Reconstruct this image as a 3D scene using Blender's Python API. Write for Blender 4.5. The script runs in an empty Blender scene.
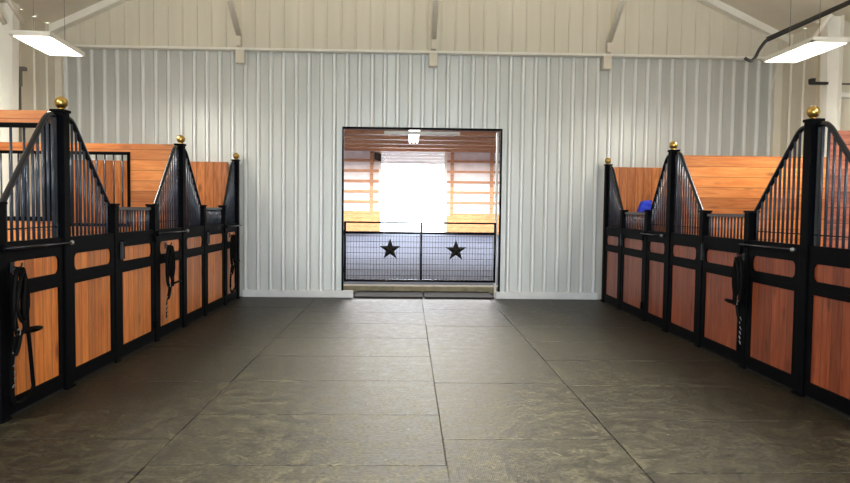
import bpy, math, random
from mathutils import Vector, Matrix
random.seed(7)
PI = math.pi
scene = bpy.context.scene
COL = scene.collection
ORG = {}
AISLE, ARENA, SKY, AUP = 480, 8000, 21.0, 190

# ------------------------------------------------------------------ mesh builder
class MB:
    def __init__(s): s.v = []; s.f = []; s.sm = []
    def add(s, vs, fs, smooth=False):
        b = len(s.v); s.v += [tuple(p) for p in vs]
        s.f += [tuple(i + b for i in f) for f in fs]; s.sm += [smooth] * len(fs)
        return s
    def box(s, x0, x1, y0, y1, z0, z1):
        x0, x1 = min(x0, x1), max(x0, x1); y0, y1 = min(y0, y1), max(y0, y1); z0, z1 = min(z0, z1), max(z0, z1)
        vs = [(x, y, z) for z in (z0, z1) for y in (y0, y1) for x in (x0, x1)]
        return s.add(vs, [(0, 2, 3, 1), (4, 5, 7, 6), (0, 1, 5, 4), (2, 6, 7, 3), (0, 4, 6, 2), (1, 3, 7, 5)])
    def tube(s, pts, r, seg=8, closed=False, flat=1.0):
        pts = [Vector(p) for p in pts]; n = len(pts)
        tang = []
        for i in range(n):
            if closed: t = pts[(i + 1) % n] - pts[i - 1]
            else: t = pts[min(i + 1, n - 1)] - pts[max(i - 1, 0)]
            tang.append(t.normalized() if t.length > 1e-9 else Vector((0, 0, 1)))
        up = Vector((0, 0, 1)) if abs(tang[0].z) < 0.9 else Vector((0, 1, 0))
        nrm = tang[0].cross(up).normalized()
        vs = []
        for i in range(n):
            nrm = (nrm - tang[i] * nrm.dot(tang[i]))
            nrm = nrm.normalized() if nrm.length > 1e-6 else tang[i].orthogonal().normalized()
            bi = tang[i].cross(nrm)
            rr = r[i] if isinstance(r, (list, tuple)) else r
            for k in range(seg):
                a = 2 * PI * k / seg
                vs.append(pts[i] + nrm * (rr * math.cos(a)) + bi * (rr * flat * math.sin(a)))
        fs = []
        for i in range(n if closed else n - 1):
            j = (i + 1) % n
            for k in range(seg):
                l = (k + 1) % seg
                fs.append((i * seg + k, i * seg + l, j * seg + l, j * seg + k))
        s.add(vs, fs, True)
        if not closed:
            b = len(s.v) - len(vs)
            s.f += [tuple(b + k for k in reversed(range(seg))), tuple(b + (n - 1) * seg + k for k in range(seg))]
            s.sm += [False, False]
        return s
    def lathe(s, c, prof, seg=20):
        vs = []; fs = []; n = len(prof)
        for (r, z) in prof:
            for k in range(seg):
                a = 2 * PI * k / seg
                vs.append((c[0] + r * math.cos(a), c[1] + r * math.sin(a), c[2] + z))
        for i in range(n - 1):
            for k in range(seg):
                l = (k + 1) % seg
                fs.append((i * seg + k, i * seg + l, (i + 1) * seg + l, (i + 1) * seg + k))
        return s.add(vs, fs, True)
    def ball(s, c, r, seg=20, sz=1.0):
        n = 12
        return s.lathe(c, [(max(1e-4, r * math.sin(PI * i / n)), -r * sz * math.cos(PI * i / n)) for i in range(n + 1)], seg)
    def quad(s, a, b, c, d): return s.add([a, b, c, d], [(0, 1, 2, 3)])
    def prism(s, poly, ext):          # poly: list of 3D points, ext: extrusion vector
        n = len(poly); e = Vector(ext)
        vs = [Vector(p) for p in poly] + [Vector(p) + e for p in poly]
        fs = [tuple(reversed(range(n))), tuple(range(n, 2 * n))]
        fs += [(i, (i + 1) % n, n + (i + 1) % n, n + i) for i in range(n)]
        return s.add(vs, fs)

def obj(name, mb, mat, parent=None, bevel=0, label=None):
    o_ = ORG.get(parent, Vector((0, 0, 0))) if parent is not None else Vector((0, 0, 0))
    me = bpy.data.meshes.new(name)
    me.from_pydata([tuple(Vector(v) - o_) for v in mb.v], [], mb.f)
    me.polygons.foreach_set('use_smooth', mb.sm)
    import bmesh
    bm = bmesh.new(); bm.from_mesh(me); bmesh.ops.recalc_face_normals(bm, faces=bm.faces); bm.to_mesh(me); bm.free()
    me.materials.append(mat); me.update()
    o = bpy.data.objects.new(name, me); COL.objects.link(o)
    if parent is not None:
        o.parent = parent; ORG[o] = o_
    if bevel:
        m = o.modifiers.new('bevel', 'BEVEL'); m.width = bevel; m.segments = 2; m.limit_method = 'ANGLE'; m.angle_limit = 0.7
    if label: o['label'] = label
    return o

def thing(name, label, cat, loc=(0, 0, 0), group=None):
    o = bpy.data.objects.new(name, None); COL.objects.link(o)
    o.empty_display_size = 0.1
    o.location = loc; o['label'] = label; o['category'] = cat
    if group: o['group'] = group
    ORG[o] = Vector(loc)
    return o
def tag(o, label, cat, group=None):
    o['label'] = label; o['category'] = cat
    if group: o['group'] = group
    # a thing that is one mesh gets its origin at its own base
    co = [v.co.copy() for v in o.data.vertices]
    c = Vector((sum(p.x for p in co) / len(co), sum(p.y for p in co) / len(co), min(p.z for p in co)))
    o.data.transform(Matrix.Translation(-c)); o.location = c
    return o
def struct(name, mb, mat, bevel=0):
    o = obj(name, mb, mat, None, bevel); o['kind'] = 'structure'; return o

# ------------------------------------------------------------------ materials
def srgb(r, g, b):
    f = lambda c: (c / 255 / 12.92) if c / 255 <= 0.04045 else ((c / 255 + 0.055) / 1.055) ** 2.4
    return (f(r), f(g), f(b), 1)
class NT:
    def __init__(s, name):
        s.m = bpy.data.materials.new(name); s.m.use_nodes = True
        s.t = s.m.node_tree; s.n = s.t.nodes; s.b = s.n['Principled BSDF']
    def new(s, k, **kw):
        n = s.n.new(k)
        for a, v in kw.items(): setattr(n, a, v)
        return n
    def link(s, a, b): s.t.links.new(a, b)
    def math(s, op, a, b=None, c=None):
        n = s.new('ShaderNodeMath', operation=op)
        for i, v in enumerate((a, b, c)):
            if v is None: continue
            if isinstance(v, (int, float)): n.inputs[i].default_value = v
            else: s.link(v, n.inputs[i])
        return n.outputs[0]
    def pos(s):
        g = s.new('ShaderNodeNewGeometry'); x = s.new('ShaderNodeSeparateXYZ'); s.link(g.outputs['Position'], x.inputs[0])
        return g.outputs['Position'], x.outputs
    def comb(s, x, y, z):
        n = s.new('ShaderNodeCombineXYZ')
        for i, v in enumerate((x, y, z)):
            if isinstance(v, (int, float)): n.inputs[i].default_value = v
            else: s.link(v, n.inputs[i])
        return n.outputs[0]
    def noise(s, vec, scale, detail=4, rough=0.5, dist=0):
        n = s.new('ShaderNodeTexNoise'); n.inputs['Scale'].default_value = scale; n.inputs['Detail'].default_value = detail
        n.inputs['Roughness'].default_value = rough; n.inputs['Distortion'].default_value = dist
        s.link(vec, n.inputs['Vector']); return n.outputs['Fac']
    def ramp(s, fac, stops):
        r = s.new('ShaderNodeValToRGB'); e = r.color_ramp.elements
        while len(e) < len(stops): e.new(0.5)
        for q, (p, c) in zip(e, stops): q.position = p; q.color = c
        s.link(fac, r.inputs[0]); return r.outputs[0]
    def mix(s, fac, a, b, mode='MIX'):
        n = s.new('ShaderNodeMix', data_type='RGBA', blend_type=mode)
        for i, v in ((0, fac), (6, a), (7, b)):
            if isinstance(v, (int, float)): n.inputs[i].default_value = v
            elif isinstance(v, tuple): n.inputs[i].default_value = v
            else: s.link(v, n.inputs[i])
        return n.outputs[2]
    def bump(s, h, strength=0.3, dist=0.01):
        n = s.new('ShaderNodeBump'); n.inputs['Strength'].default_value = strength; n.inputs['Distance'].default_value = dist
        s.link(h, n.inputs['Height']); s.link(n.outputs[0], s.b.inputs['Normal'])
    def base(s, c):
        if isinstance(c, tuple): s.b.inputs['Base Color'].default_value = c
        else: s.link(c, s.b.inputs['Base Color'])
    def set(s, **kw):
        for k, v in kw.items(): s.b.inputs[k.replace('_', ' ')].default_value = v

def plain(name, col, rough=0.5, metal=0.0, var=0.12, scale=6.0, bump=0.0, spec=0.5):
    t = NT(name); p, x = t.pos()
    n = t.noise(p, scale, 5)
    dk = tuple(c * (1 - var) for c in col[:3]) + (1,); lt = tuple(min(1, c * (1 + var)) for c in col[:3]) + (1,)
    t.base(t.ramp(n, [(0.3, dk), (0.7, lt)])); t.set(Roughness=rough, Metallic=metal)
    t.b.inputs['Specular IOR Level'].default_value = spec
    if bump: t.bump(t.noise(p, scale * 12, 3), bump, 0.004)
    return t.m

def wood(name, dark, mid, light, plank, grain, w, rough=0.45, off=0.0, knots=True):
    """plank: axis the boards are counted along; grain: axis the boards run along (0 x, 1 y, 2 z)"""
    t = NT(name); p, x = t.pos()
    q = t.math('DIVIDE', t.math('ADD', x[plank], 20.0 + off), w)
    idx = t.math('FLOOR', q); fr = t.math('FRACT', q)
    wn = t.new('ShaderNodeTexWhiteNoise', noise_dimensions='1D'); t.link(idx, wn.inputs['W'])
    sc = [24.0, 24.0, 24.0]; sc[grain] = 2.6
    vec = t.comb(*[t.math('ADD', t.math('MULTIPLY', x[i], sc[i]), t.math('MULTIPLY', wn.outputs[0], 37.0 + 11 * i)) for i in range(3)])
    g = t.noise(vec, 1.0, 6, 0.6, 0.6)
    c = t.ramp(g, [(0.28, dark), (0.5, mid), (0.72, light)])
    hv = t.ramp(wn.outputs[0], [(0.0, (0.72, 0.66, 0.62, 1)), (0.5, (1, 1, 1, 1)), (1.0, (1.16, 1.14, 1.05, 1))])
    c = t.mix(1.0, c, hv, 'MULTIPLY')
    if knots:
        s2 = [9.0, 9.0, 9.0]; s2[grain] = 3.2
        kv = t.comb(*[t.math('ADD', t.math('MULTIPLY', x[i], s2[i]), t.math('MULTIPLY', wn.outputs[0], 5.0 + 3 * i)) for i in range(3)])
        vo = t.new('ShaderNodeTexVoronoi'); vo.inputs['Scale'].default_value = 0.55; t.link(kv, vo.inputs['Vector'])
        kf = t.ramp(vo.outputs['Distance'], [(0.0, (1, 1, 1, 1)), (0.10, (0.6, 0.6, 0.6, 1)), (0.2, (0, 0, 0, 1))])
        c = t.mix(kf, c, tuple(v * 0.45 for v in dark[:3]) + (1,))
    edge = t.math('MINIMUM', fr, t.math('SUBTRACT', 1.0, fr))
    seam = t.ramp(edge, [(0.0, (1, 1, 1, 1)), (0.045, (0, 0, 0, 1))])
    c = t.mix(seam, c, tuple(v * 0.35 for v in dark[:3]) + (1,))
    t.base(c); t.set(Roughness=rough)
    t.bump(t.math('SUBTRACT', g, seam), 0.25, 0.004)
    return t.m

M = {}
M['black'] = plain('black_powder_coat', srgb(7, 8, 11), 0.55, 0.0, 0.2, 9, 0.05, 0.04)
M['bar'] = plain('glossy_black_bar', srgb(20, 24, 32), 0.22, 0.0, 0.15, 12, 0, 0.4)
M['grille'] = plain('grille_bar_paint', srgb(62, 70, 84), 0.25, 0.2, 0.15, 12, 0, 0.6)
M['brass'] = plain('brass', (0.60, 0.40, 0.12, 1), 0.28, 1.0, 0.15, 30)
M['chrome'] = plain('worn_steel', (0.55, 0.55, 0.55, 1), 0.3, 1.0, 0.1, 30)
M['leather'] = plain('black_leather', srgb(7, 6, 6), 0.6, 0, 0.3, 40, 0.2, 0.12)
M['rope'] = plain('black_rope', srgb(7, 7, 8), 0.85, 0, 0.3, 80, 0.4, 0.1)
WL = (srgb(196, 104, 40), srgb(224, 132, 58), srgb(240, 156, 80))  # same wood as the right; stronger light on this side put into the colour
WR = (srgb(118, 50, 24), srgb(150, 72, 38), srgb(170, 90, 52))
M['wood_L'] = wood('stained_boards_left_lit', *WL, 1, 2, 0.135, 0.4, 0.03)
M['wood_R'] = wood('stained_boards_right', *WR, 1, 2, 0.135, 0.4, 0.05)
M['wood_h'] = wood('partition_boards', srgb(200, 114, 56), srgb(220, 138, 74), srgb(234, 160, 96), 2, 0, 0.14, 0.5)
M['wood_v'] = wood('end_wall_boards', srgb(165, 88, 36), srgb(214, 128, 62), srgb(234, 158, 92), 0, 2, 0.15, 0.5)
M['wood_red'] = wood('reddish_partition_boards', srgb(120, 58, 40), srgb(176, 98, 72), srgb(200, 128, 100), 2, 0, 0.14, 0.5)
M['arena_wood'] = wood('arena_boards', srgb(186, 122, 74), srgb(222, 160, 108), srgb(236, 184, 136), 2, 0, 0.28, 0.6, knots=False)
M['arena_ceil'] = wood('arena_ceiling_boards', srgb(96, 56, 32), srgb(146, 92, 56), srgb(170, 112, 72), 1, 0, 0.5, 0.6, knots=False)
M['girt'] = wood('arena_girts', srgb(176, 122, 84), srgb(206, 154, 114), srgb(220, 172, 134), 2, 0, 0.7, 0.6, knots=False)
M['brass_dark'] = M['brass']
M['cream'] = plain('cream_paint', srgb(222, 214, 196), 0.45, 0, 0.04, 2)
M['white_steel'] = plain('white_steel', srgb(240, 237, 226), 0.4, 0, 0.04, 3)
M['curb'] = plain('painted_curb', srgb(214, 216, 216), 0.5, 0, 0.08, 5, 0.1)
M['sill'] = plain('tan_sill', srgb(150, 140, 112), 0.8, 0, 0.2, 8, 0.2)
M['blue'] = plain('blue_cloth', srgb(22, 52, 190), 0.7, 0, 0.2, 25, 0.3)
M['star'] = plain('dark_iron', srgb(44, 42, 40), 0.5, 0.4, 0.2, 20, 0.2)
M['wire'] = plain('gate_wire', srgb(40, 42, 46), 0.5, 0.3, 0.1, 20)
M['insul'] = plain('insulation_sheet', srgb(238, 230, 226), 0.6, 0, 0.09, 2.2, 0.3)
M['grey_cable'] = plain('white_cable', srgb(225, 225, 220), 0.5)
M['boom'] = plain('dark_boom', srgb(44, 42, 39), 0.8, 0.0, 0.15, 20)
M['conduit'] = plain('conduit_grey', srgb(110, 104, 96), 0.45, 0.5, 0.1, 20)
M['plastic_black'] = plain('black_plastic', srgb(26, 26, 28), 0.5)

def siding(name, lo, hi, rough, metal, pitch=None, phase=0.0, rib=None):
    t = NT(name); p, x = t.pos()
    n = t.noise(t.comb(t.math('MULTIPLY', x[0], 4.0), t.math('MULTIPLY', x[1], 4.0), t.math('MULTIPLY', x[2], 0.35)), 1.0, 4)
    c = t.ramp(n, [(0.3, lo), (0.7, hi)])
    if pitch:      # rib highlights painted into the colour as paler strips
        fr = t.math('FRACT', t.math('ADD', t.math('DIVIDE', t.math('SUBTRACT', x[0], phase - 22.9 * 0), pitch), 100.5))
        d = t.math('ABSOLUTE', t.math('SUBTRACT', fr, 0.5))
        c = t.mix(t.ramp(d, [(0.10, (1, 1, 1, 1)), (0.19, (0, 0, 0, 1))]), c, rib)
    t.base(c); t.set(Roughness=rough, Metallic=metal)
    return t.m
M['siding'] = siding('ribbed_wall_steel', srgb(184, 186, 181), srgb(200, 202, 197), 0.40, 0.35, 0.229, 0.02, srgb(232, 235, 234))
M['siding_up'] = siding('cream_gable_steel', srgb(212, 205, 186), srgb(222, 215, 197), 0.5, 0.0)

def emis(name, col, s):
    t = NT(name); p, x = t.pos()
    t.base(t.ramp(t.noise(p, 3), [(0.4, col), (0.6, col)])); t.b.inputs['Emission Color'].default_value = col
    t.b.inputs['Emission Strength'].default_value = s
    return t.m
M['led'] = emis('led_panel', (1.0, 0.96, 0.88, 1), 14)
M['tube'] = emis('fluorescent_tube', (1.0, 0.98, 0.95, 1), 3)

def mat_curtain():
    t = NT('pale_door_curtain'); p, x = t.pos()
    c = t.ramp(t.noise(p, 2.0), [(0.3, (.8, .8, .8, 1)), (0.7, (.88, .88, .88, 1))]); t.base(c); t.set(Roughness=.6)
    tr = t.new('ShaderNodeBsdfTranslucent'); t.link(c, tr.inputs[0]); mx = t.new('ShaderNodeMixShader'); mx.inputs[0].default_value = .12
    out = [q for q in t.n if q.type == 'OUTPUT_MATERIAL'][0]
    t.link(t.b.outputs[0], mx.inputs[1]); t.link(tr.outputs[0], mx.inputs[2]); t.link(mx.outputs[0], out.inputs[0])
    return t.m
M['curtain'] = mat_curtain()
def mat_floor():
    t = NT('rubber_stable_mats'); p, x = t.pos()
    big = t.noise(p, 0.5, 3, 0.5, 0.3); mid = t.noise(p, 8.0, 5, 0.65); fine = t.noise(p, 34, 2, 0.5)
    c = t.ramp(mid, [(0.36, srgb(30, 28, 22)), (0.50, srgb(42, 39, 30)), (0.64, srgb(56, 52, 38))])
    c = t.mix(1.0, c, t.ramp(big, [(0.35, (0.85, 0.85, 0.85, 1)), (0.65, (1.15, 1.15, 1.1, 1))]), 'MULTIPLY')
    c = t.mix(1.0, c, t.ramp(fine, [(0.34, (0.3, 0.3, 0.3, 1)), (0.66, (1.7, 1.7, 1.6, 1))]), 'MULTIPLY')
    st = t.noise(t.comb(t.math('MULTIPLY', x[0], 2.0), t.math('MULTIPLY', x[1], 9.0), x[2]), 1.5, 8, 0.75)
    c = t.mix(t.ramp(st, [(0.50, (0, 0, 0, 1)), (0.68, (0.22, 0.22, 0.22, 1))]), c, srgb(76, 70, 47))
    t.b.inputs['Specular IOR Level'].default_value = .35
    spk = t.ramp(t.noise(p, 26, 2, 0.4), [(0.735, (0, 0, 0, 1)), (0.76, (0.6, 0.6, 0.6, 1))])
    c = t.mix(spk, c, srgb(120, 113, 92))
    t.base(c)
    t.link(t.ramp(mid, [(0.3, (0.40,) * 3 + (1,)), (0.7, (0.58,) * 3 + (1,))]), t.b.inputs['Roughness'])
    w = t.math('SINE', t.math('MULTIPLY', t.math('ADD', x[0], t.math('MULTIPLY', x[1], 0.6)), 260.0))
    w2 = t.math('SINE', t.math('MULTIPLY', t.math('SUBTRACT', x[0], t.math('MULTIPLY', x[1], 0.6)), 260.0))
    t.bump(t.math('ADD', t.math('MULTIPLY', t.math('MULTIPLY', w, w2), 0.25), fine), 0.4, 0.006)
    return t.m
M['floor'] = mat_floor()
M['mat_dark'] = plain('threshold_rubber', srgb(52, 52, 51), 0.8, 0, 0.2, 9, 0.3, 0.15)
M['seam'] = plain('seam_dirt', srgb(18, 16, 13), 0.9)
def mat_arena_floor():
    t = NT('arena_footing'); p, x = t.pos()
    n = t.noise(t.comb(t.math('MULTIPLY', x[0], 0.12), x[1], x[2]), 1.1, 5, 0.6)
    t.base(t.ramp(n, [(0.3, srgb(52, 56, 68)), (0.7, srgb(72, 78, 94))])); t.set(Roughness=0.9)
    t.b.inputs['Specular IOR Level'].default_value = .14
    return t.m
M['arena_floor'] = mat_arena_floor()
M['yard'] = plain('pale_yard_ground', srgb(225, 222, 215), 0.9, 0, 0.05, 0.5)

# ------------------------------------------------------------------ camera
f_px, pit, yaw, roll, H = 680.0, 0.0484, 0.0258, 0.0114, 1.65
F = Vector((math.sin(yaw) * math.cos(pit), math.cos(yaw) * math.cos(pit), -math.sin(pit)))
R0 = Vector((math.cos(yaw), -math.sin(yaw), 0)); U0 = R0.cross(F)
R = R0 * math.cos(roll) + U0 * math.sin(roll); U = U0 * math.cos(roll) - R0 * math.sin(roll)
cd = bpy.data.cameras.new('camera'); cam = bpy.data.objects.new('camera', cd); COL.objects.link(cam)
cd.sensor_fit = 'HORIZONTAL'; cd.sensor_width = 36.0; cd.lens = 36.0 * f_px / 850
cd.clip_start = 0.05; cd.clip_end = 300
mw = Matrix.Identity(4)
for i in range(3): mw[i][0] = R[i]; mw[i][1] = U[i]; mw[i][2] = -F[i]; mw[i][3] = (0, 0, H)[i]
cam.matrix_world = mw
scene.camera = cam

# ------------------------------------------------------------------ the setting
XL, XR, YB = -3.04, 3.566, 12.5
WXL, WXR = -6.3, 6.82                # narrow part beside the end wall
OXL, OXR = -7.6, 8.1                 # main side walls
YR = 10.9                            # return walls
Y0 = -7.0                            # open end behind the viewer
RX, RZ, RS = 0.3, 7.86, 0.467
roofz = lambda X: RZ - RS * abs(X - RX)
DX0, DX1, DZ = -1.205, 1.715, 3.12   # doorway

# floor of rubber mats with open seams
mb = MB()
cols = [(-7.6, -5.4, 3.2, 1.6), (-5.4, -3.52, 3.9, 1.6), (-3.52, -1.65, 4.78, 1.6), (-1.65, 0.27, 4.3, 1.07), (0.27, 1.52, 4.8, 1.57),
        (1.52, 3.62, 5.24, 1.06), (3.62, 5.2, 4.4, 1.6), (5.2, 8.1, 4.9, 1.6)]
g = 0.0036
for (xa, xb, yo, st) in cols:
    k = math.floor((Y0 - yo) / st); ys = [Y0]
    while True:
        y = yo + st * (k + 1); k += 1
        if y >= YB + 0.02: break
        if y > Y0: ys.append(y)
    ys.append(YB + 0.02)
    for a, b in zip(ys, ys[1:]):
        if b - a < 0.05: continue
        j = random.uniform(-.004, .004); h = random.uniform(-.0015, .0015)
        mb.box(xa + g + j, xb - g + j, a + g, b - g, -0.03, h)
mb2 = MB().box(-7.6, 8.1, Y0, YB + 0.02, -0.08, -0.02)
floor = struct('floor', mb, M['floor'], 0.004)
struct('floor_base', mb2, M['seam'])

def ribbed(mb, x0, x1, z0, z1, y, pitch, phase=0.0, h=0.034, w=0.046, tw=0.012, ztop=None):
    """sheet in the XZ plane facing -Y with trapezoid ribs; ztop(x) for a sloped top"""
    xs = [(x0, 0)]
    k = math.ceil((x0 - phase) / pitch) - 1
    while True:
        c = phase + pitch * k; k += 1
        if c > x1 + pitch: break
        for dx, dy in ((-w, 0), (-tw, h), (tw, h), (w, 0)):
            if x0 < c + dx < x1: xs.append((c + dx, dy))
    xs.append((x1, 0)); xs.sort()
    if x0 < RX < x1 and ztop: xs.append((RX, 0)); xs.sort()
    vs = []; fs = []
    for i, (x, d) in enumerate(xs):
        vs += [(x, y - d, z0), (x, y - d, ztop(x) if ztop else z1)]
        if i: fs.append((2 * i - 2, 2 * i, 2 * i + 1, 2 * i - 1))
    mb.add(vs, fs)
mb = MB()
ribbed(mb, WXL, DX0, 0, 4.46, YB, 0.229, 0.02)
ribbed(mb, DX1, WXR, 0, 4.46, YB, 0.229, 0.02)
ribbed(mb, DX0, DX1, DZ, 4.46, YB, 0.229, 0.02)
mb.box(OXL, DX0, YB + .03, YB + .2, 0, 4.46); mb.box(DX1, OXR, YB + .03, YB + .2, 0, 4.46); mb.box(DX0, DX1, YB + .03, YB + .2, DZ, 4.46)
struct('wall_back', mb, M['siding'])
mb = MB(); ribbed(mb, WXL, WXR, 4.46, 0, YB - 0.13, 0.2565, 0.06, h=0.022, w=0.02, tw=0.012, ztop=lambda x: roofz(x) + .02)
struct('wall_gable', mb, M['siding_up'])
struct('trim_1', MB().box(WXL, WXR, YB - .17, YB + .02, 4.435, 4.478), M['white_steel'], 0.006)
# gable trim following the roof
mb = MB()
for s, xe in ((-1, WXL), (1, WXR)):
    a = Vector((RX, YB - .30, roofz(RX))); b = Vector((xe, YB - .30, roofz(xe)))
    mb.prism([a, b, b - Vector((0, 0, .13)), a - Vector((0, 0, .13))], (0, .2, 0))
struct('trim_2', mb, M['white_steel'])
# ceiling
mb = MB()
for xe in (OXL - .1, OXR + .1):
    a = Vector((RX, Y0, RZ)); b = Vector((xe, Y0, roofz(xe)))
    mb.prism([a, b, b + Vector((0, 0, .1)), a + Vector((0, 0, .1))], (0, YB + .3 - Y0, 0))
struct('ceiling', mb, M['cream'])
# side walls: main walls, returns, narrow ribbed parts by the end wall
def side_wall(sgn, wx, ox, name):
    mb = MB()
    mb.box(ox, ox + sgn * .1, Y0, YR + .1, 0, roofz(ox))
    mb.prism([(wx, YR, 0), (ox + sgn * .1, YR, 0), (ox + sgn * .1, YR, roofz(ox + sgn * .1)), (wx, YR, roofz(wx))], (0, .08, 0))
    # corner post of the return and the ribbed strip
    y = YR + .08
    n = 0
    pts = []
    while y < YB:
        pts += [(y, 0), (y + .30, 0), (y + .315, .03), (y + .36, .03), (y + .375, 0)]; y += .40
    pts = [(a, d) for a, d in pts if a < YB - .02] + [(YB - .001, 0)]
    vs = []; fs = []
    for i, (a, d) in enumerate(pts):
        vs += [(wx - sgn * d, a, 0), (wx - sgn * d, a, roofz(wx))]
        if i: fs.append((2 * i - 2, 2 * i, 2 * i + 1, 2 * i - 1))
    mb.add(vs, fs)
    return struct(name, mb, M['siding_up'])
side_wall(-1, WXL, OXL, 'wall_left'); side_wall(1, WXR, OXR, 'wall_right')
mb = MB().box(WXL, WXL + .12, YB - .12, YB, 0, 4.43); struct('trim_3', mb, M['cream'], .004)
mb = MB().box(WXR - .14, WXR, YB - .12, YB, 0, 4.43); struct('trim_4', mb, M['cream'], .004)
mb = MB().box(OXL, WXL, YR - .012, YR, 4.22, 4.25); mb.box(WXR, OXR, YR - .012, YR, 3.72, 3.745)
struct('trim_5', mb, M['conduit'])
mb = MB().box(OXL, -2.1, Y0 - .1, Y0, 0, 4.6).box(2.7, OXR, Y0 - .1, Y0, 0, 4.6)
mb.prism([(OXL, Y0, 3.9), (OXR, Y0, 3.9), (OXR, Y0, roofz(OXR)), (RX, Y0, RZ), (OXL, Y0, roofz(OXL))], (0, -.1, 0))
struct('wall_front', mb, M['cream'])
# baseboard curb
mb = MB().box(-3.0, DX0 + .22, YB - .06, YB + .0, 0.0, 0.13).box(DX1 - .08, 3.53, YB - .06, YB, 0, 0.13)
struct('baseboard_back', mb, M['curb'], .008)
# doorway jambs
mb = MB()
mb.box(DX0, DX0 + .03, YB - .05, YB + .06, .13, DZ).box(DX1 - .03, DX1, YB - .05, YB + .06, .13, DZ).box(DX0, DX1, YB - .05, YB + .06, DZ - .035, DZ)
struct('door_1', mb, M['black'], .003)
struct('trim_6', MB().box(DX1 - .085, DX1 - .05, YB + .1, YB + .2, .0, DZ - .05), M['white_steel'])
struct('trim_7', MB().box(-.45, .95, YB + .12, YB + .2, DZ - .1, DZ - .05), M['white_steel'])
struct('trim_8', MB().box(DX0 - .3, DX1 + .3, 13.3, 13.62, -.02, .12), M['sill'], .01)

# ------------------------------------------------------------------ arena beyond the doorway
AY, AZ = 44.0, 5.37
AXL, AXR = -12.0, 13.0
px2x = lambda px: (px - 408.2) / 680.0 * AY
struct('floor_arena', MB().box(AXL, AXR, YB + .02, AY + .2, -.1, -.005), M['arena_floor'])
OX0, OX1 = px2x(381), px2x(445)
mb = MB().box(AXL, OX0, AY + .02, AY + .15, 1.2, AZ).box(OX1, AXR, AY + .02, AY + .15, 1.2, AZ)
struct('wall_far', mb, M['insul'])
mb = MB().box(AXL, OX0 - .02, AY - .12, AY + .15, 0, 1.45).box(OX1 + .5, AXR, AY - .12, AY + .15, 0, 1.36).box(OX1, OX1 + .5, AY, AY + .15, 0, 1.2)
struct('trim_9', mb, M['arena_wood'])
mb = MB()
for i in range(5):
    z = 2.06 + i * .66
    mb.box(AXL, OX0, AY - .06, AY + .03, z - .085, z + .085).box(OX1, AXR, AY - .06, AY + .03, z - .07, z + .07)
struct('trim_10', mb, M['girt'])
mb = MB()
for x in (px2x(372), px2x(315), px2x(255), px2x(452), px2x(491.5), px2x(550)):
    mb.box(x - .1, x + .1, AY - .14, AY + .0, 1.2, AZ)
struct('trim_11', mb, M['girt'])
struct('trim_12', MB().box(OX0 - .12, OX0 + .05, AY - .1, AY + .3, 0, AZ).box(OX1 - .05, OX1 + .12, AY - .1, AY + .3, 0, AZ), M['white_steel'])
mb = MB().box(AXL, AXR, YB + .25, AY + .2, AZ, AZ + .1)
struct('ceiling_arena', mb, M['arena_ceil'])
mb = MB()
y = 14.0
while y < AY:
    mb.box(AXL, AXR, y - .08, y + .08, AZ - .16, AZ); y += 2.4
struct('trim_13', mb, M['girt'])
mb = MB().box(AXL - .1, AXL, YB + .2, AY, 0, AZ + .1).box(AXR, AXR + .1, YB + .2, AY, 0, AZ + .1)
mb.box(AXL, OXL, YB + .2, YB + .3, 0, AZ).box(OXR, AXR, YB + .2, YB + .3, 0, AZ)
struct('wall_arena_sides', mb, M['insul'])
# overhead door rolled up at the top of the far opening
t = thing('overhead_door', 'pale overhead door rolled partly down across the top of the far bright opening', 'door', ((OX0 + OX1) / 2, AY, AZ - .7))
mb = MB()
for i in range(4):
    z = AZ - .82 + i * .2
    mb.box(OX0 + .05, OX1 - .05, AY + .2, AY + .25, z, z + .195)
p_ = obj('curtain', mb, M['curtain'], t)
obj('bottom_bar', MB().box(OX0 + .05, OX1 - .05, AY + .17, AY + .28, AZ - .86, AZ - .82), M['white_steel'], t)
struct('yard_ground', MB().box(-40, 40, AY + .3, AY + 60, -.12, -.02), M['yard'])
struct('yard_apron', MB().box(-40, 40, Y0 - 40, Y0, -.12, -.03), M['yard'])
# dark loudspeaker beside the far opening
t = thing('wall_speaker', 'small dark loudspeaker at the top left corner of the far bright opening', 'speaker', (px2x(378), AY - .3, 4.3))
sx = px2x(378)
mb = MB().prism([(sx - .2, AY - .45, 4.75), (sx + .22, AY - .45, 4.6), (sx + .22, AY - .45, 5.1), (sx - .2, AY - .45, 5.22)], (0, .3, 0))
obj('cabinet', mb, M['plastic_black'], t, .02)
obj('bracket', MB().box(sx - .04, sx + .04, AY - .17, AY - .1, 4.85, 4.95), M['plastic_black'], t)
# arena light fixture
t = thing('arena_light_fixture', 'white three-tube light fixture under the brown arena ceiling, seen through the doorway', 'light', (.26, 32, AZ - .2))
obj('housing', MB().box(.0, .52, 29.3, 35.5, AZ - .22, AZ - .17), M['white_steel'], t)
for dx in (.08, .26, .44):
    obj('tube', MB().tube([(dx, 29.4, AZ - .3), (dx, 35.4, AZ - .3)], .06, 8), M['tube'], t)
for y in (30.2, 34.6): obj('hanger', MB().box(.25, .27, y, y + .02, AZ - .17, AZ), M['white_steel'], t)

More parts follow.
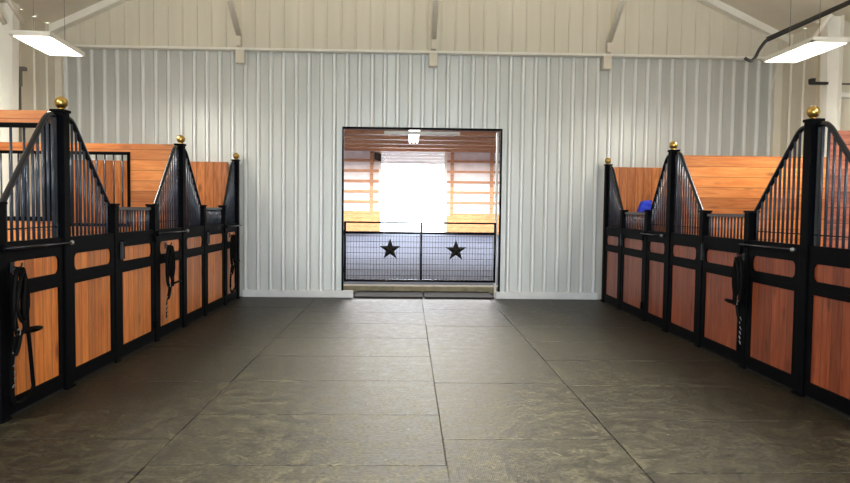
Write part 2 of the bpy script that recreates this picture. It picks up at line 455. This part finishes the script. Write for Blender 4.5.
# ------------------------------------------------------------------ stall fronts
class Side:
    def __init__(s, sgn, face): s.g = sgn; s.f = face          # sgn -1: left wall, aisle towards +x
    def x(s, d): return s.f - s.g * d                          # d > 0 towards the aisle
    def box(s, mb, u0, u1, d0, d1, z0, z1): return mb.box(s.x(d0), s.x(d1), u0, u1, z0, z1)
    def p(s, u, d, z): return Vector((s.x(d), u, z))
def ring_plate(mb, S, u0, u1, z0, z1, h0, h1, hz0, hz1, rad, d0, d1, n=6):
    """flat plate with a rounded rectangular hole"""
    inner = []
    for (cx, cz, a0) in ((h1 - rad, hz1 - rad, 0), (h0 + rad, hz1 - rad, PI / 2), (h0 + rad, hz0 + rad, PI), (h1 - rad, hz0 + rad, 1.5 * PI)):
        for k in range(n + 1):
            a = a0 + PI / 2 * k / n
            inner.append((cx + rad * math.cos(a), cz + rad * math.sin(a)))
    outer = []
    m = n // 2
    corners = [(u1, z1), (u0, z1), (u0, z0), (u1, z0)]
    for q in range(4):
        for k in range(n + 1):
            iu, iz = inner[q * (n + 1) + k]
            cu, cz = corners[q]
            if k == m: outer.append((cu, cz))
            elif (k < m) == (q % 2 == 0): outer.append((cu, iz))
            else: outer.append((iu, cz))
    N = len(inner); vs = []
    for d in (d0, d1):
        vs += [S.p(u, d, z) for u, z in outer] + [S.p(u, d, z) for u, z in inner]
    fs = []
    for i in range(N):
        j = (i + 1) % N
        fs.append((i, j, N + j, N + i)); fs.append((2 * N + i, 3 * N + i, 3 * N + j, 2 * N + j))
        fs.append((i, 2 * N + i, 2 * N + j, j)); fs.append((N + i, N + j, 3 * N + j, 3 * N + i))
    mb.add(vs, fs)

ZB, ZC0, ZC1, ZS1, ZT = 0.15, 0.93, 1.05, 1.205, 1.36
STILE = 0.083
def kick(S, root, u0, u1, wood_m, gap=0.0):
    """framed lower half: square opening below, rounded slot above"""
    u0, u1 = min(u0, u1) + gap, max(u0, u1) - gap
    mb = MB()
    ring_plate(mb, S, u0, u1, .025, .99, u0 + STILE, u1 - STILE, ZB, ZC0, .004, -.045, 0)
    ring_plate(mb, S, u0, u1, .99, ZT, u0 + STILE, u1 - STILE, ZC1, ZS1, .055, -.045, 0)
    fr = obj('frame', mb, M['black'], root, .003)
    obj('kick_panel', S.box(MB(), u0 + STILE - .02, u1 - STILE + .02, -.036, -.014, ZB - .02, ZC0 + .02), wood_m, root)
    obj('upper_panel', S.box(MB(), u0 + STILE - .02, u1 - STILE + .02, -.036, -.014, ZC1 - .02, ZS1 + .02), wood_m, root)
    # thin light edge along the top rail
    return fr
HP, LP = 0.056, 0.052     # half widths of high and low posts
def high_post(S, u, label, ball=True):
    t = thing('stall_post', label, 'post', (S.x(-.05), u, 0), 'tall stall posts with brass balls')
    mb = MB(); S.box(mb, u - HP, u + HP, -.095, .015, 0, 2.46)
    obj('shaft', mb, M['black'], t, .006)
    mb = MB(); S.box(mb, u - HP - .01, u + HP + .01, -.105, .025, 2.46, 2.485)
    c = obj('cap', mb, M['black'], t, .005)
    mb = MB(); S.box(mb, u - HP - .02, u + HP + .02, -.11, .03, 0, .02)
    obj('foot_plate', mb, M['black'], t)
    x = S.x(-.03)
    obj('ball_finial', MB().lathe((x, u, 2.487), [(.028, 0), (.028, .006), (.018, .012), (.018, .02)], 16).ball((x, u, 2.548), .056, 24), M['brass'], t)
    return t
def fixed_panel(S, uP, uL, label, wood_m, bar=False, side=''):
    """grilled panel between a high post at uP and its own low post at uL; curved top rail"""
    s = 1 if uL > uP else -1
    a = uP + s * HP; b = uL - s * LP
    t = thing('stall_screen', label, 'stall screen', (S.x(-.02), (a + b) / 2, 0), 'fixed stall screens')
    kick(S, t, a + s * .002, b, wood_m)
    mb = MB(); S.box(mb, uL - LP, uL + LP, -.1, .008, 0, 1.645); S.box(mb, uL - LP - .008, uL + LP + .008, -.108, .016, 1.645, 1.667)
    S.box(mb, uL - LP - .01, uL + LP + .01, -.11, .02, 0, .018)
    obj('low_post', mb, M['black'], t, .005)
    # top rail
    d = -.045
    k0 = (a + s * .02, 2.425); k1 = (uP + s * .30, 2.33); kc = (uP + s * .215, 2.428)
    pts = [(a + s * .004, 2.428), (uP + s * .14, 2.428)]
    for i in range(1, 8):
        q = i / 8
        pts.append(((1 - q) ** 2 * (uP + s * .14) + 2 * q * (1 - q) * kc[0] + q * q * k1[0], (1 - q) ** 2 * 2.428 + 2 * q * (1 - q) * kc[1] + q * q * k1[1]))
    end = (b - s * .045, 1.665)
    pts += [k1, end]
    for i in range(1, 5):
        q = i / 4; pts.append((end[0] + s * .043 * q, end[1] - .02 * math.sin(q * PI / 2)))
    obj('top_rail', MB().tube([S.p(u, d, z) for u, z in pts], .024, 10), M['bar'], t)
    obj('side_bar', S.box(MB(), a + s * .004, a + s * .03, -.06, -.03, ZT, 2.42), M['bar'], t)
    obj('mid_rail', MB().tube([S.p(a + s * .03, d, 1.455), S.p(b, d, 1.455)], .006, 6), M['bar'], t)
    def ztop(u):
        prev = pts[0]
        for q in pts[1:]:
            lo, hi = min(prev[0], q[0]), max(prev[0], q[0])
            if lo - 1e-6 <= u <= hi + 1e-6 and hi - lo > 1e-6: return prev[1] + (q[1] - prev[1]) * (u - prev[0]) / (q[0] - prev[0])
            prev = q
        return 1.65
    W = abs(b - a); n = max(6, round(W / .08))
    for i in range(1, n):
        u = a + (b - a) * i / n
        if abs(u - a) < .05: continue
        obj('grille_bar', MB().tube([S.p(u, d, ZT - .01), S.p(u, d, ztop(u) - .005)], .0125, 8), M['grille'], t)
    if bar:   # fold-out blanket rod on this panel
        z, dd = 1.315, .075
        ua, ub = uL + s * .02, uP + s * .0
        ro = obj('blanket_bar', MB().tube([S.p(ua, .02, z), S.p(ua - s * .02, dd, z), S.p(ub + s * .06, dd, z), S.p(ub + s * .04, .03, z)], .011, 8), M['bar'], t)
        mb = MB(); S.box(mb, uL - .025, uL + .025, .006, .04, z - .03, z + .03)
        obj('bracket', mb, M['black'], ro, .003)
        mb = MB().ball(S.p(ub + s * .06, dd, z), .02, 12)
        obj('knob', mb, M['chrome'], ro)
    return t
def stall_door(S, u0, u1, label, wood_m, latch_u):
    u0, u1 = min(u0, u1) + LP, max(u0, u1) - LP
    t = thing('stall_door', label, 'stall door', (S.x(-.02), (u0 + u1) / 2, 0), 'stall doors with low grilles')
    kick(S, t, u0, u1, wood_m, .012)
    d = -.045
    mb = MB(); S.box(mb, u0 + .012, u1 - .012, -.065, -.02, 1.592, 1.63)
    obj('top_rail', mb, M['bar'], t, .004)
    n = round((u1 - u0) / .08)
    for i in range(1, n):
        u = u0 + (u1 - u0) * i / n
        obj('grille_bar', MB().tube([S.p(u, d, ZT - .01), S.p(u, d, 1.6)], .0115, 8), M['grille'], t)
    s = 1 if latch_u > (u0 + u1) / 2 else -1
    ul = u1 if s > 0 else u0
    mb = MB(); S.box(mb, ul - s * .016, ul - s * .06, .002, .03, 1.07, 1.26)
    la = obj('latch', mb, M['plastic_black'], t, .006)
    mb = MB(); S.box(mb, ul - s * .068, ul - s * .061, .002, .036, 1.08, 1.28)
    obj('latch_lever', mb, M['bar'], la)
    uh = u0 + .03 if s > 0 else u1 - .03
    for z in (.22, 1.26):
        obj('hinge', MB().tube([S.p(uh, .015, z - .05), S.p(uh, .015, z + .05)], .014, 8), M['black'], t)
    return t

SL, SR = Side(-1, XL), Side(1, XR)
PL = [3.03, 6.14, 9.31, 12.27]; LL = [(4.08, 5.17), (7.18, 8.30), (10.29, 11.42)]
PR = [2.82, 6.01, 9.2, 12.22]; LR = [(3.88, 4.99), (7.06, 8.17), (10.08, 11.28)]
ordn = {0: 'nearest', 1: 'middle', 2: 'farthest'}
pl_lab = ['tall black post with brass ball, nearest on the left, just outside the view', 'tall black post with brass ball, large and closest in the left stall row',
          'tall black post with brass ball, midway along the left stall row', 'tall black post with brass ball against the ribbed wall at the left']
pr_lab = ['tall black post with brass ball, nearest on the right, just outside the view', 'tall black post with brass ball, large and closest in the right stall row',
          'tall black post with brass ball, midway along the right stall row', 'tall black post with brass ball against the ribbed wall at the right']
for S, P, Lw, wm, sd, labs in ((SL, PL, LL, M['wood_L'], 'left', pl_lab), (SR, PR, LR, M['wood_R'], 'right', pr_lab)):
    tone = 'orange' if sd == 'left' else 'reddish'
    for i in range(1, 4): high_post(S, P[i], labs[i])
    for i in range(3):
        near = '%s stall screen with sloping grille, near side of the %s %s stall door' % (tone, ordn[i], sd)
        far = '%s stall screen with sloping grille, far side of the %s %s stall door' % (tone, ordn[i], sd)
        if i > 0: fixed_panel(S, P[i], Lw[i][0], near, wm, bar=(sd == 'right'))
        fixed_panel(S, P[i + 1], Lw[i][1], far, wm, bar=(sd == 'left'))
        if i > 0:
            stall_door(S, Lw[i][0], Lw[i][1], '%s boarded stall door with low barred top, %s' % (tone, {1: 'the nearer of two in the %s row' % sd, 2: 'the one by the end wall in the %s row' % sd}[i]),
                       wm, Lw[i][0] if sd == 'left' else Lw[i][1])
# small lip under the fronts
struct('trim_14', MB().box(XL - .09, XL - .01, 3.0, 12.35, 0, .03), M['seam'])
struct('trim_15', MB().box(XR + .01, XR + .09, 3.0, 12.35, 0, .03), M['seam'])

# ------------------------------------------------------------------ partitions between stalls
def partition(sgn, x0, x1, y, ztop, m, label, grille=None, zg=1.36, top=True):
    """boards across; grille = (xa, xb) open with bars from zg up to the top board"""
    t = thing('stall_partition', label, 'partition', ((x0 + x1) / 2, y, 0), 'wooden partitions between stalls')
    lo, hi = min(x0, x1), max(x0, x1)
    mb = MB()
    if grille:
        ga, gb = min(grille), max(grille)
        mb.box(lo, hi, y - .02, y + .02, 0, zg)
        if ga > lo + .02: mb.box(lo, ga, y - .02, y + .02, zg, ztop)
        if hi > gb + .02: mb.box(gb, hi, y - .02, y + .02, zg, ztop)
        mb.box(ga, gb, y - .02, y + .02, ztop - .11, ztop)
    else: mb.box(lo, hi, y - .02, y + .02, 0, ztop)
    obj('boards', mb, m, t)
    if grille:
        g = MB().box(ga, gb, y - .035, y + .025, ztop - .15, ztop - .11).box(ga, gb, y - .035, y + .025, zg, zg + .04)
        g.box(ga, ga + .04, y - .035, y + .025, zg, ztop - .11).box(gb - .04, gb, y - .035, y + .025, zg, ztop - .11)
        gr = obj('grille_frame', g, M['black'], t, .004)
        x = gb - .115
        while x > ga + .06:
            obj('grille_bar', MB().tube([(x, y, zg + .02), (x, y, ztop - .13)], .0115, 8), M['grille'], gr); x -= .115
    return t
partition(-1, -3.16, -6.2, 6.14, 2.475, M['wood_h'], 'wooden stall partition with long barred opening behind the nearest left post', grille=(-6.1, -3.17), zg=1.5)
partition(-1, -3.16, -6.2, 9.31, 2.475, M['wood_h'], 'wooden stall partition of orange boards, barred at its far half, behind the middle left post', grille=(-6.1, -3.74))
partition(1, 3.70, 6.7, 9.17, 2.41, M['wood_h'], 'wooden stall partition of solid orange horizontal boards behind the middle right post')
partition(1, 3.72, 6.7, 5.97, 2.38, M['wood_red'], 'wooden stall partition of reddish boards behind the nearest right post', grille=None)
for sgn, xa, xb, lab in ((-1, XL - .2, -6.15, 'left'), (1, XR + .2, 6.65, 'right')):
    t = obj('end_boards', MB().box(xa, xb, 12.36, 12.4, 0, 2.445), M['wood_v'])
    tag(t, 'vertical orange boards lining the end wall of the far %s stall' % lab, 'wall boards')
# boards along the outer side of the stalls
mb = MB().box(-6.24, -6.2, 3, 10.6, 0, 1.5); o = obj('side_boards', mb, M['wood_v']); tag(o, 'low boards lining the outer side of the left stalls', 'wall boards')
mb = MB().box(6.7, 6.74, 3, 10.6, 0, 1.5); o = obj('side_boards', mb, M['wood_v']); tag(o, 'low boards lining the outer side of the right stalls', 'wall boards')

# ------------------------------------------------------------------ halters
def arc(c, ru, rz, a0, a1, n=14, dd=None):
    return [(c[0] + ru * math.cos(a0 + (a1 - a0) * i / n), (dd(i / n) if dd else c[1]), c[2] + rz * math.sin(a0 + (a1 - a0) * i / n)) for i in range(n + 1)]
def smooth(pts, n=6):
    P = [Vector(p) for p in pts]; out = []
    for i in range(len(P) - 1):
        p0 = P[max(i - 1, 0)]; p1 = P[i]; p2 = P[i + 1]; p3 = P[min(i + 2, len(P) - 1)]
        for k in range(n):
            t = k / n
            out.append(.5 * ((2 * p1) + (p2 - p0) * t + (2 * p0 - 5 * p1 + 4 * p2 - p3) * t * t + (3 * p1 - p0 - 3 * p2 + p3) * t ** 3))
    out.append(P[-1]); return out
def halter(S, u, zt, label, e=1, noseup=0.0, rope_len=0.85, wide=1.0, nose=True):
    """u offsets grow towards e; local points are (du, d, dz) from the hook"""
    T = lambda pts: [S.p(u + e * q[0] * wide, q[1], zt + q[2]) for q in pts]
    t = thing('halter', label, 'halter', (S.x(.05), u, zt - .9), 'halters hung on the stall fronts')
    hk = MB().tube(T(smooth([(0, .005, .03), (0, .05, .02), (0, .075, .035), (0, .08, .06)])), .007, 8)
    S.box(hk, u - .02, u + .02, .0, .012, zt - .02, zt + .06)
    obj('hook', hk, M['plastic_black'], t)
    st = lambda pts, r=.013, fl=.55: MB().tube(T(smooth(pts)), r * 1.5, 8, flat=fl)
    obj('crown_strap', st([(.0, .05, .02), (-.035, .05, -.05), (-.05, .045, -.22), (-.045, .05, -.42), (-.02, .06, -.5)], .015), M['leather'], t)
    obj('cheek_strap', st([(.0, .06, .02), (.04, .06, -.04), (.06, .055, -.2), (.07, .06, -.36), (.05, .065, -.5)], .015), M['leather'], t)
    obj('cheek_strap', st([(.005, .08, .015), (.02, .085, -.1), (.0, .08, -.28), (.02, .085, -.46)], .015), M['leather'], t)
    obj('throat_strap', st([(-.005, .07, .0), (-.02, .075, -.12), (-.06, .07, -.3), (-.08, .07, -.42), (-.05, .075, -.5), (.0, .08, -.47), (.03, .08, -.36), (.035, .08, -.2), (.02, .08, -.05)], .010, .6), M['leather'], t)
    if nose:
        ring = [(.02 + .085 * (1 - math.cos(a)), .08 + .05 * math.sin(a), -.48 + .025 * math.sin(a + .6) + noseup * .17 * (1 - math.cos(a)) * .5) for a in [2 * PI * k / 22 for k in range(22)]]
        obj('noseband', MB().tube(T(ring), .016, 8, closed=True, flat=.8), M['leather'], t)
    obj('browband', st([(.0, .09, .0), (-.055, .095, -.10), (-.075, .09, -.28), (-.02, .095, -.40), (.05, .09, -.28), (.03, .095, -.1), (.0, .09, .0)], .010, .6), M['leather'], t)
    for (du, dz) in ((.035, -.12), (.045, -.3), (-.05, -.47)):
        rg = [(du + .02 * math.cos(a), .078, dz + .026 * math.sin(a)) for a in [2 * PI * k / 14 for k in range(14)]]
        obj('buckle', MB().tube(T(rg), .0045, 6, closed=True), M['chrome'], t)
    obj('chin_strap', st([(-.02, .07, -.48), (-.05, .07, -.58), (-.08, .065, -.64)], .015), M['leather'], t)
    # snap and chain
    ch = obj('lead_chain', MB().tube(T(smooth([(-.075, .06, -.62), (-.085, .055, -.7), (-.08, .05, -.8), (-.085, .05, -.88)])), .008, 6), M['leather'], t)
    mb = MB()
    for k in range(6):
        c = (-.082 + .006 * math.sin(k * 2.1), .058, -.63 - k * .05)
        mb.tube(T([(c[0] + .010 * math.cos(a), c[1] + .006 * math.sin(a), c[2] + .02 * math.sin(a)) for a in [2 * PI * q / 10 for q in range(10)]]), .0035, 5, closed=True)
    obj('chain_links', mb, M['chrome'], ch)
    if rope_len:
        L_ = rope_len
        obj('lead_rope', MB().tube(T(smooth([(.0, .08, .02), (.045, .085, -.15), (.05, .08, -.4), (.09, .07, -.6), (.15, .05, -L_ + .12), (.155, .05, -L_ + .02), (.09, .045, -L_ - .03), (-.02, .04, -L_ - .05), (-.08, .045, -L_ + .02), (-.09, .05, -.7), (-.06, .06, -.5)])), .016, 8), M['rope'], t)
    return t
halter(SL, 5.29, 1.14, 'black leather halter with long looped lead rope on the nearest left panel', 1, 0.0, .98, 1.15)
halter(SL, 8.60, 1.13, 'black halter hung on the left panel by the middle post, noseband sticking out', 1, .2, 0, 1.3)
halter(SL, 11.68, 1.14, 'black halter hung on the left panel next to the ribbed end wall', 1, .3, .9, 1.3)
halter(SR, 7.09, 1.16, 'black halter with chain hung on the low post of the right stall row', 1, .1, 0, .9)

# blue cloth on the far right door rail
mb = MB(); vs = []; fs = []
n, m_ = 10, 24
for i in range(n + 1):
    q = i / n; z = 1.634 + .175 * q
    lean = .05 * q
    e = 1.0 if 0 < i < n else .88
    for j in range(m_):
        a = 2 * PI * j / m_
        ca, sa = math.cos(a), math.sin(a)
        pw = lambda c: math.copysign(abs(c) ** .4, c)
        wx_ = (.098 - .02 * q) * e * (1 + .04 * math.sin(3 * a + 8 * q)); wy_ = .055 * e * (1 + .08 * math.sin(2 * a + 14 * q))
        vs.append((XR + .025 + lean + wx_ * pw(ca), 10.30 + wy_ * pw(sa), z + (.012 * ca if i == n else 0)))
for i in range(n):
    for j in range(m_):
        k = (j + 1) % m_
        fs.append((i * m_ + j, i * m_ + k, (i + 1) * m_ + k, (i + 1) * m_ + j))
fs += [tuple(range(m_)), tuple(n * m_ + j for j in range(m_))]
mb.add(vs, fs, True)
tag(obj('folded_cloth', mb, M['blue']), 'bright blue folded cloth on the top rail of the far right stall door', 'cloth')

# ------------------------------------------------------------------ gate with stars
GY = YB + .1
gx0, gx1, gm = DX0 + .05, DX1 - .09, .255
t = thing('mesh_gate', 'black tube gate with wire mesh and two stars across the doorway', 'gate', ((gx0 + gx1) / 2, GY, .28))
G = lambda a, b, r: MB().tube([a, b], r, 10)
obj('top_rail', G((gx0, GY, 1.385), (gx1, GY, 1.385), .016), M['bar'], t)
obj('mid_rail', G((gx0, GY, 1.195), (gx1, GY, 1.195), .024), M['bar'], t)
obj('bottom_rail', G((gx0, GY, .305), (gx1, GY, .305), .024), M['bar'], t)
obj('side_stile', G((gx0, GY, .28), (gx0, GY, 1.40), .022), M['bar'], t)
obj('side_stile', G((gx1, GY, .28), (gx1, GY, 1.40), .022), M['bar'], t)
obj('center_stile', G((gm, GY, .29), (gm, GY, 1.385), .02), M['bar'], t)
for (a, b) in ((gx0, gm), (gm, gx1)):
    mb = MB(); x = a + .053
    while x < b: mb.tube([(x, GY, .31), (x, GY, 1.19)], .0034, 5); x += .053
    z = .40
    while z < 1.18: mb.tube([(a, GY - .004, z), (b, GY - .004, z)], .0038, 5); z += .105
    obj('wire_mesh', mb, M['wire'], t)
for (cx, cz) in ((-.32, .885), (.90, .875)):
    ro, ri = .205, .082
    rim = [(cx + (ro if k % 2 == 0 else ri) * math.sin(PI * k / 5), GY - .012, cz + (ro if k % 2 == 0 else ri) * math.cos(PI * k / 5)) for k in range(10)]
    vs = rim + [(cx, GY - .07, cz)]
    mb = MB().add(vs, [(k, (k + 1) % 10, 10) for k in range(10)] + [tuple(range(10))])
    obj('star', mb, M['star'], t)
for z in (.5, 1.2): obj('hinge', MB().tube([(gx0 - .02, GY - .02, z - .05), (gx0 - .02, GY - .02, z + .05)], .012, 8), M['bar'], t)

# threshold mats
for i, (x0, x1, lab) in enumerate(((-.97, .295, 'left of the pair of grey rubber threshold mats in front of the gate'), (.325, 1.6, 'right of the pair of grey rubber threshold mats in front of the gate'))):
    mb = MB().box(x0, x1, YB - .09, 13.28, .003, .03)
    tag(obj('threshold_mat', mb, M['mat_dark'] if i == 0 else M['mat_dark'], None, .006), lab, 'mat', 'rubber threshold mats')

# ------------------------------------------------------------------ overhead steel and lights
def brace(a, b, label, r=.05):
    t = thing('roof_brace', label, 'brace', a, 'white pipe braces over the end wall')
    obj('pipe', MB().tube([a, b], r, 12), M['white_steel'], t)
    mb = MB().box(a[0] - .04, a[0] + .04, a[1] - .06, a[1] + .06, 4.478, a[2] + .02)
    obj('gusset', mb, M['cream'], t)
    mb = MB().box(a[0] - .075, a[0] + .075, YB - .2, YB - .05, 4.2, 4.435)
    obj('end_block', mb, M['cream'], t, .006)
    return t
brace((-3.01, 12.25, 4.66), (-3.01, 10.4, 5.9), 'white pipe brace on the left above the ribbed wall, leaning left')
brace((.43, 12.25, 4.66), (.43, 10.2, 6.1), 'white pipe brace in the middle above the doorway, upright')
brace((3.57, 12.25, 4.66), (3.57, 10.4, 5.9), 'white pipe brace on the right above the ribbed wall, leaning right')
for sgn, wx, lab in ((-1, WXL, 'left'), (1, WXR, 'right')):
    t = thing('steel_column', 'white tapered steel column standing against the %s side wall' % lab, 'column', (wx - sgn * .12, YR - .1, 0))
    top = roofz(wx) - .04
    mb = MB()
    for y0, y1, w0, w1 in ((YR - .22, YR - .20, 0, 0),):
        pass
    inner0, inner1 = wx - sgn * .10, wx - sgn * .22
    outer = wx + sgn * .02
    web = [(outer, YR - .11, 0), (inner0, YR - .11, 0), (inner1, YR - .11, top), (outer, YR - .11, top)]
    mb.prism(web, (0, .02, 0))
    obj('web', mb, M['white_steel'], t)
    mb = MB().prism([(inner0, YR - .19, 0), (inner0 - sgn * .015, YR - .19, 0), (inner1 - sgn * .015, YR - .19, top), (inner1, YR - .19, top)], (0, .18, 0))
    obj('inner_flange', mb, M['white_steel'], t)
    mb = MB().box(outer, outer + sgn * .015, YR - .19, YR - .01, 0, top)
    obj('outer_flange', mb, M['white_steel'], t)
    # flange braces
    segs = [((-5.9, 10.68, 4.42), (-5.85, 9.9, 4.8)), ((-6.18, 10.68, 4.40), (-6.12, 10.2, 4.72))] if sgn < 0 else [((6.37, 10.68, 4.42), (6.52, 10.5, 4.72))]
    for q, (a, b) in enumerate(segs):
        o = obj('flange_brace', MB().tube([a, b], .035, 10), M['white_steel'])
        tag(o, ('pale diagonal brace under the roof at the right steel column', ) [0] if sgn > 0 else ('pale diagonal brace under the roof, closer to the left panel light', 'pale diagonal brace under the roof at the far left edge')[q], 'brace', 'short roof braces')
    zt = 3.66 if sgn < 0 else 3.55
    o = obj('wall_pipe', MB().tube([(wx + sgn * .08, YR - .06, zt), (wx + sgn * 1.2, YR - .06, zt)], .05, 12), M['white_steel'])
    tag(o, 'white horizontal pipe on the %s wall beside the steel column' % lab, 'pipe')
# conduit with fitting on the left, black bracket on the right
t = thing('conduit', 'thin dark conduit with a fitting beside the left steel column', 'conduit', (-6.15, 10.95, 0))
obj('pipe', MB().tube([(-6.12, 10.96, 0), (-6.12, 10.96, 3.72)], .02, 8), M['conduit'], t)
obj('fitting', MB().box(-6.2, -6.02, 10.92, 11.0, 3.74, 3.80).box(-6.14, -6.09, 10.93, 10.99, 3.5, 3.74), M['conduit'], t, .004)
t = thing('wall_hook', 'small black bracket on the right steel column above the brass ball', 'bracket', (6.5, 10.7, 3.68))
obj('arm', MB().box(6.34, 6.62, 10.68, 10.74, 3.68, 3.72), M['plastic_black'], t)
obj('lip', MB().box(6.34, 6.40, 10.66, 10.76, 3.70, 3.77), M['plastic_black'], t)

def fixture(xc, y0, y1, z, label, rot=0.0):
    t = thing('panel_light', label, 'light', (xc, (y0 + y1) / 2, z), 'hanging panel lights over the stalls')
    w = .24
    obj('housing', MB().box(xc - w, xc + w, y0, y1, z + .02, z + .06), M['white_steel'], t, .006)
    obj('frame', MB().box(xc - w, xc - w + .03, y0, y1, z, z + .02).box(xc + w - .03, xc + w, y0, y1, z, z + .02).box(xc - w, xc + w, y0, y0 + .06, z, z + .02).box(xc - w, xc + w, y1 - .04, y1, z, z + .02), M['white_steel'], t)
    obj('diffuser', MB().box(xc - w + .03, xc + w - .03, y0 + .06, y1 - .04, z + .002, z + .018), M['led'], t)
    for x in (xc - w + .05, xc + w - .05):
        obj('hanging_wire', MB().tube([(x, (y0 + y1) / 2, z + .06), (x, (y0 + y1) / 2, roofz(x) - .0)], .0025, 5), M['conduit'], t)
    t.rotation_euler.z = rot
    ld = bpy.data.lights.new('panel_lamp', 'AREA'); ld.shape = 'RECTANGLE'; ld.size = .42; ld.size_y = y1 - y0 - .1
    ld.energy = LAMP; ld.color = (1.0, .95, .86)
    lo = bpy.data.objects.new('panel_lamp', ld); COL.objects.link(lo); lo.location = (xc, (y0 + y1) / 2, z - .03)
    pd = bpy.data.lights.new('panel_fill', 'POINT'); pd.energy = GLOW; pd.shadow_soft_size = .2; pd.color = (1.0, .95, .86)  # added point fill below the panel, brightens nearby walls and boards
    po = bpy.data.objects.new('panel_fill', pd); COL.objects.link(po); po.location = (xc, (y0 + y1) / 2, z - .3)
    return t
LAMP = 80
GLOW = 28
fixture(-4.68, 8.5, 9.65, 3.70, 'glowing white panel light hanging at the upper left over the stalls', .10)
fixture(5.06, 8.12, 9.3, 3.70, 'glowing white panel light hanging at the upper right over the stalls')
for y in (3.2, -2.0):
    w = {3.2: 'nearer the viewer', -2.0: 'behind the viewer'}[y]
    fixture(-4.69, y, y + 1.25, 3.70, 'white panel light over the left stalls, ' + w)
    fixture(5.06, y, y + 1.25, 3.70, 'white panel light over the right stalls, ' + w)
# boom arm with drooping hose on the right
t = thing('wash_boom', 'dark overhead boom pipe with a drooping hose end above the right light', 'boom', (5.6, 9, 4.3))
obj('arm', MB().tube([(4.74, 9.0, 3.94), (5.86, 9.0, 4.46), (7.9, 9.0, 4.15 + 1.0)][:2], .035, 10), M['boom'], t)
obj('hose', MB().tube(smooth([(4.76, 9, 3.95), (4.70, 9, 3.90), (4.63, 9, 3.80), (4.58, 9, 3.70), (4.53, 9, 3.655), (4.47, 9, 3.67), (4.44, 9, 3.69)]), .022, 8), M['boom'], t)
obj('mount', MB().tube([(5.84, 9.0, 4.45), (5.84, 9.0, roofz(5.84) + .02)], .03, 8), M['boom'], t)
# white cable hanging behind the right light
o = obj('hanging_cable', MB().tube(smooth([(6.63, 12.2, 4.35), (6.60, 12.3, 4.0), (6.57, 12.34, 3.5), (6.56, 12.34, 2.9), (6.56, 12.34, 2.44)]), .012, 6), M['grey_cable'])
tag(o, 'thin white cable hanging down the ribbed wall below the right panel light', 'cable')

# ------------------------------------------------------------------ light
def area(name, loc, target, sx, sy, e, col):
    ld = bpy.data.lights.new(name, 'AREA'); ld.shape = 'RECTANGLE'; ld.size = sx; ld.size_y = sy; ld.energy = e; ld.color = col
    o = bpy.data.objects.new(name, ld); COL.objects.link(o); o.location = loc
    o.rotation_euler = (Vector(target) - Vector(loc)).to_track_quat('-Z', 'Y').to_euler()
    return o
area('aisle_fill', (.3, 5.5, 6.6), (.3, 5.5, 0), 1.0, 9, AISLE, (1.0, .97, .90)).data.spread = .8  # added overhead fill for the aisle floor, no fixture up there
area('roof_fill', (.3, 7.2, 4.55), (.3, 7.2, 9), 11.5, 7, AUP, (1.0, .96, .87))  # added unseen upward fill, brightens roof underside and gable
area('arena_lamp', (0.5, 31, 4.7), (0.5, 31, 0), 14, 20, ARENA, (1, .98, .97))
pt = area('door_portal', (.3, Y0 + .02, 1.95), (.3, 5, 1.95), 4.78, 3.88, 1, (1, 1, 1)); pt.data.cycles.is_portal = True
w = bpy.data.worlds.new('world'); scene.world = w; w.use_nodes = True
bg = w.node_tree.nodes['Background']; bg.inputs[0].default_value = (.80, .90, 1.0, 1); bg.inputs[1].default_value = SKY
scene.view_settings.view_transform = 'Standard'
scene.view_settings.look = 'None'
scene.view_settings.exposure = 0.0
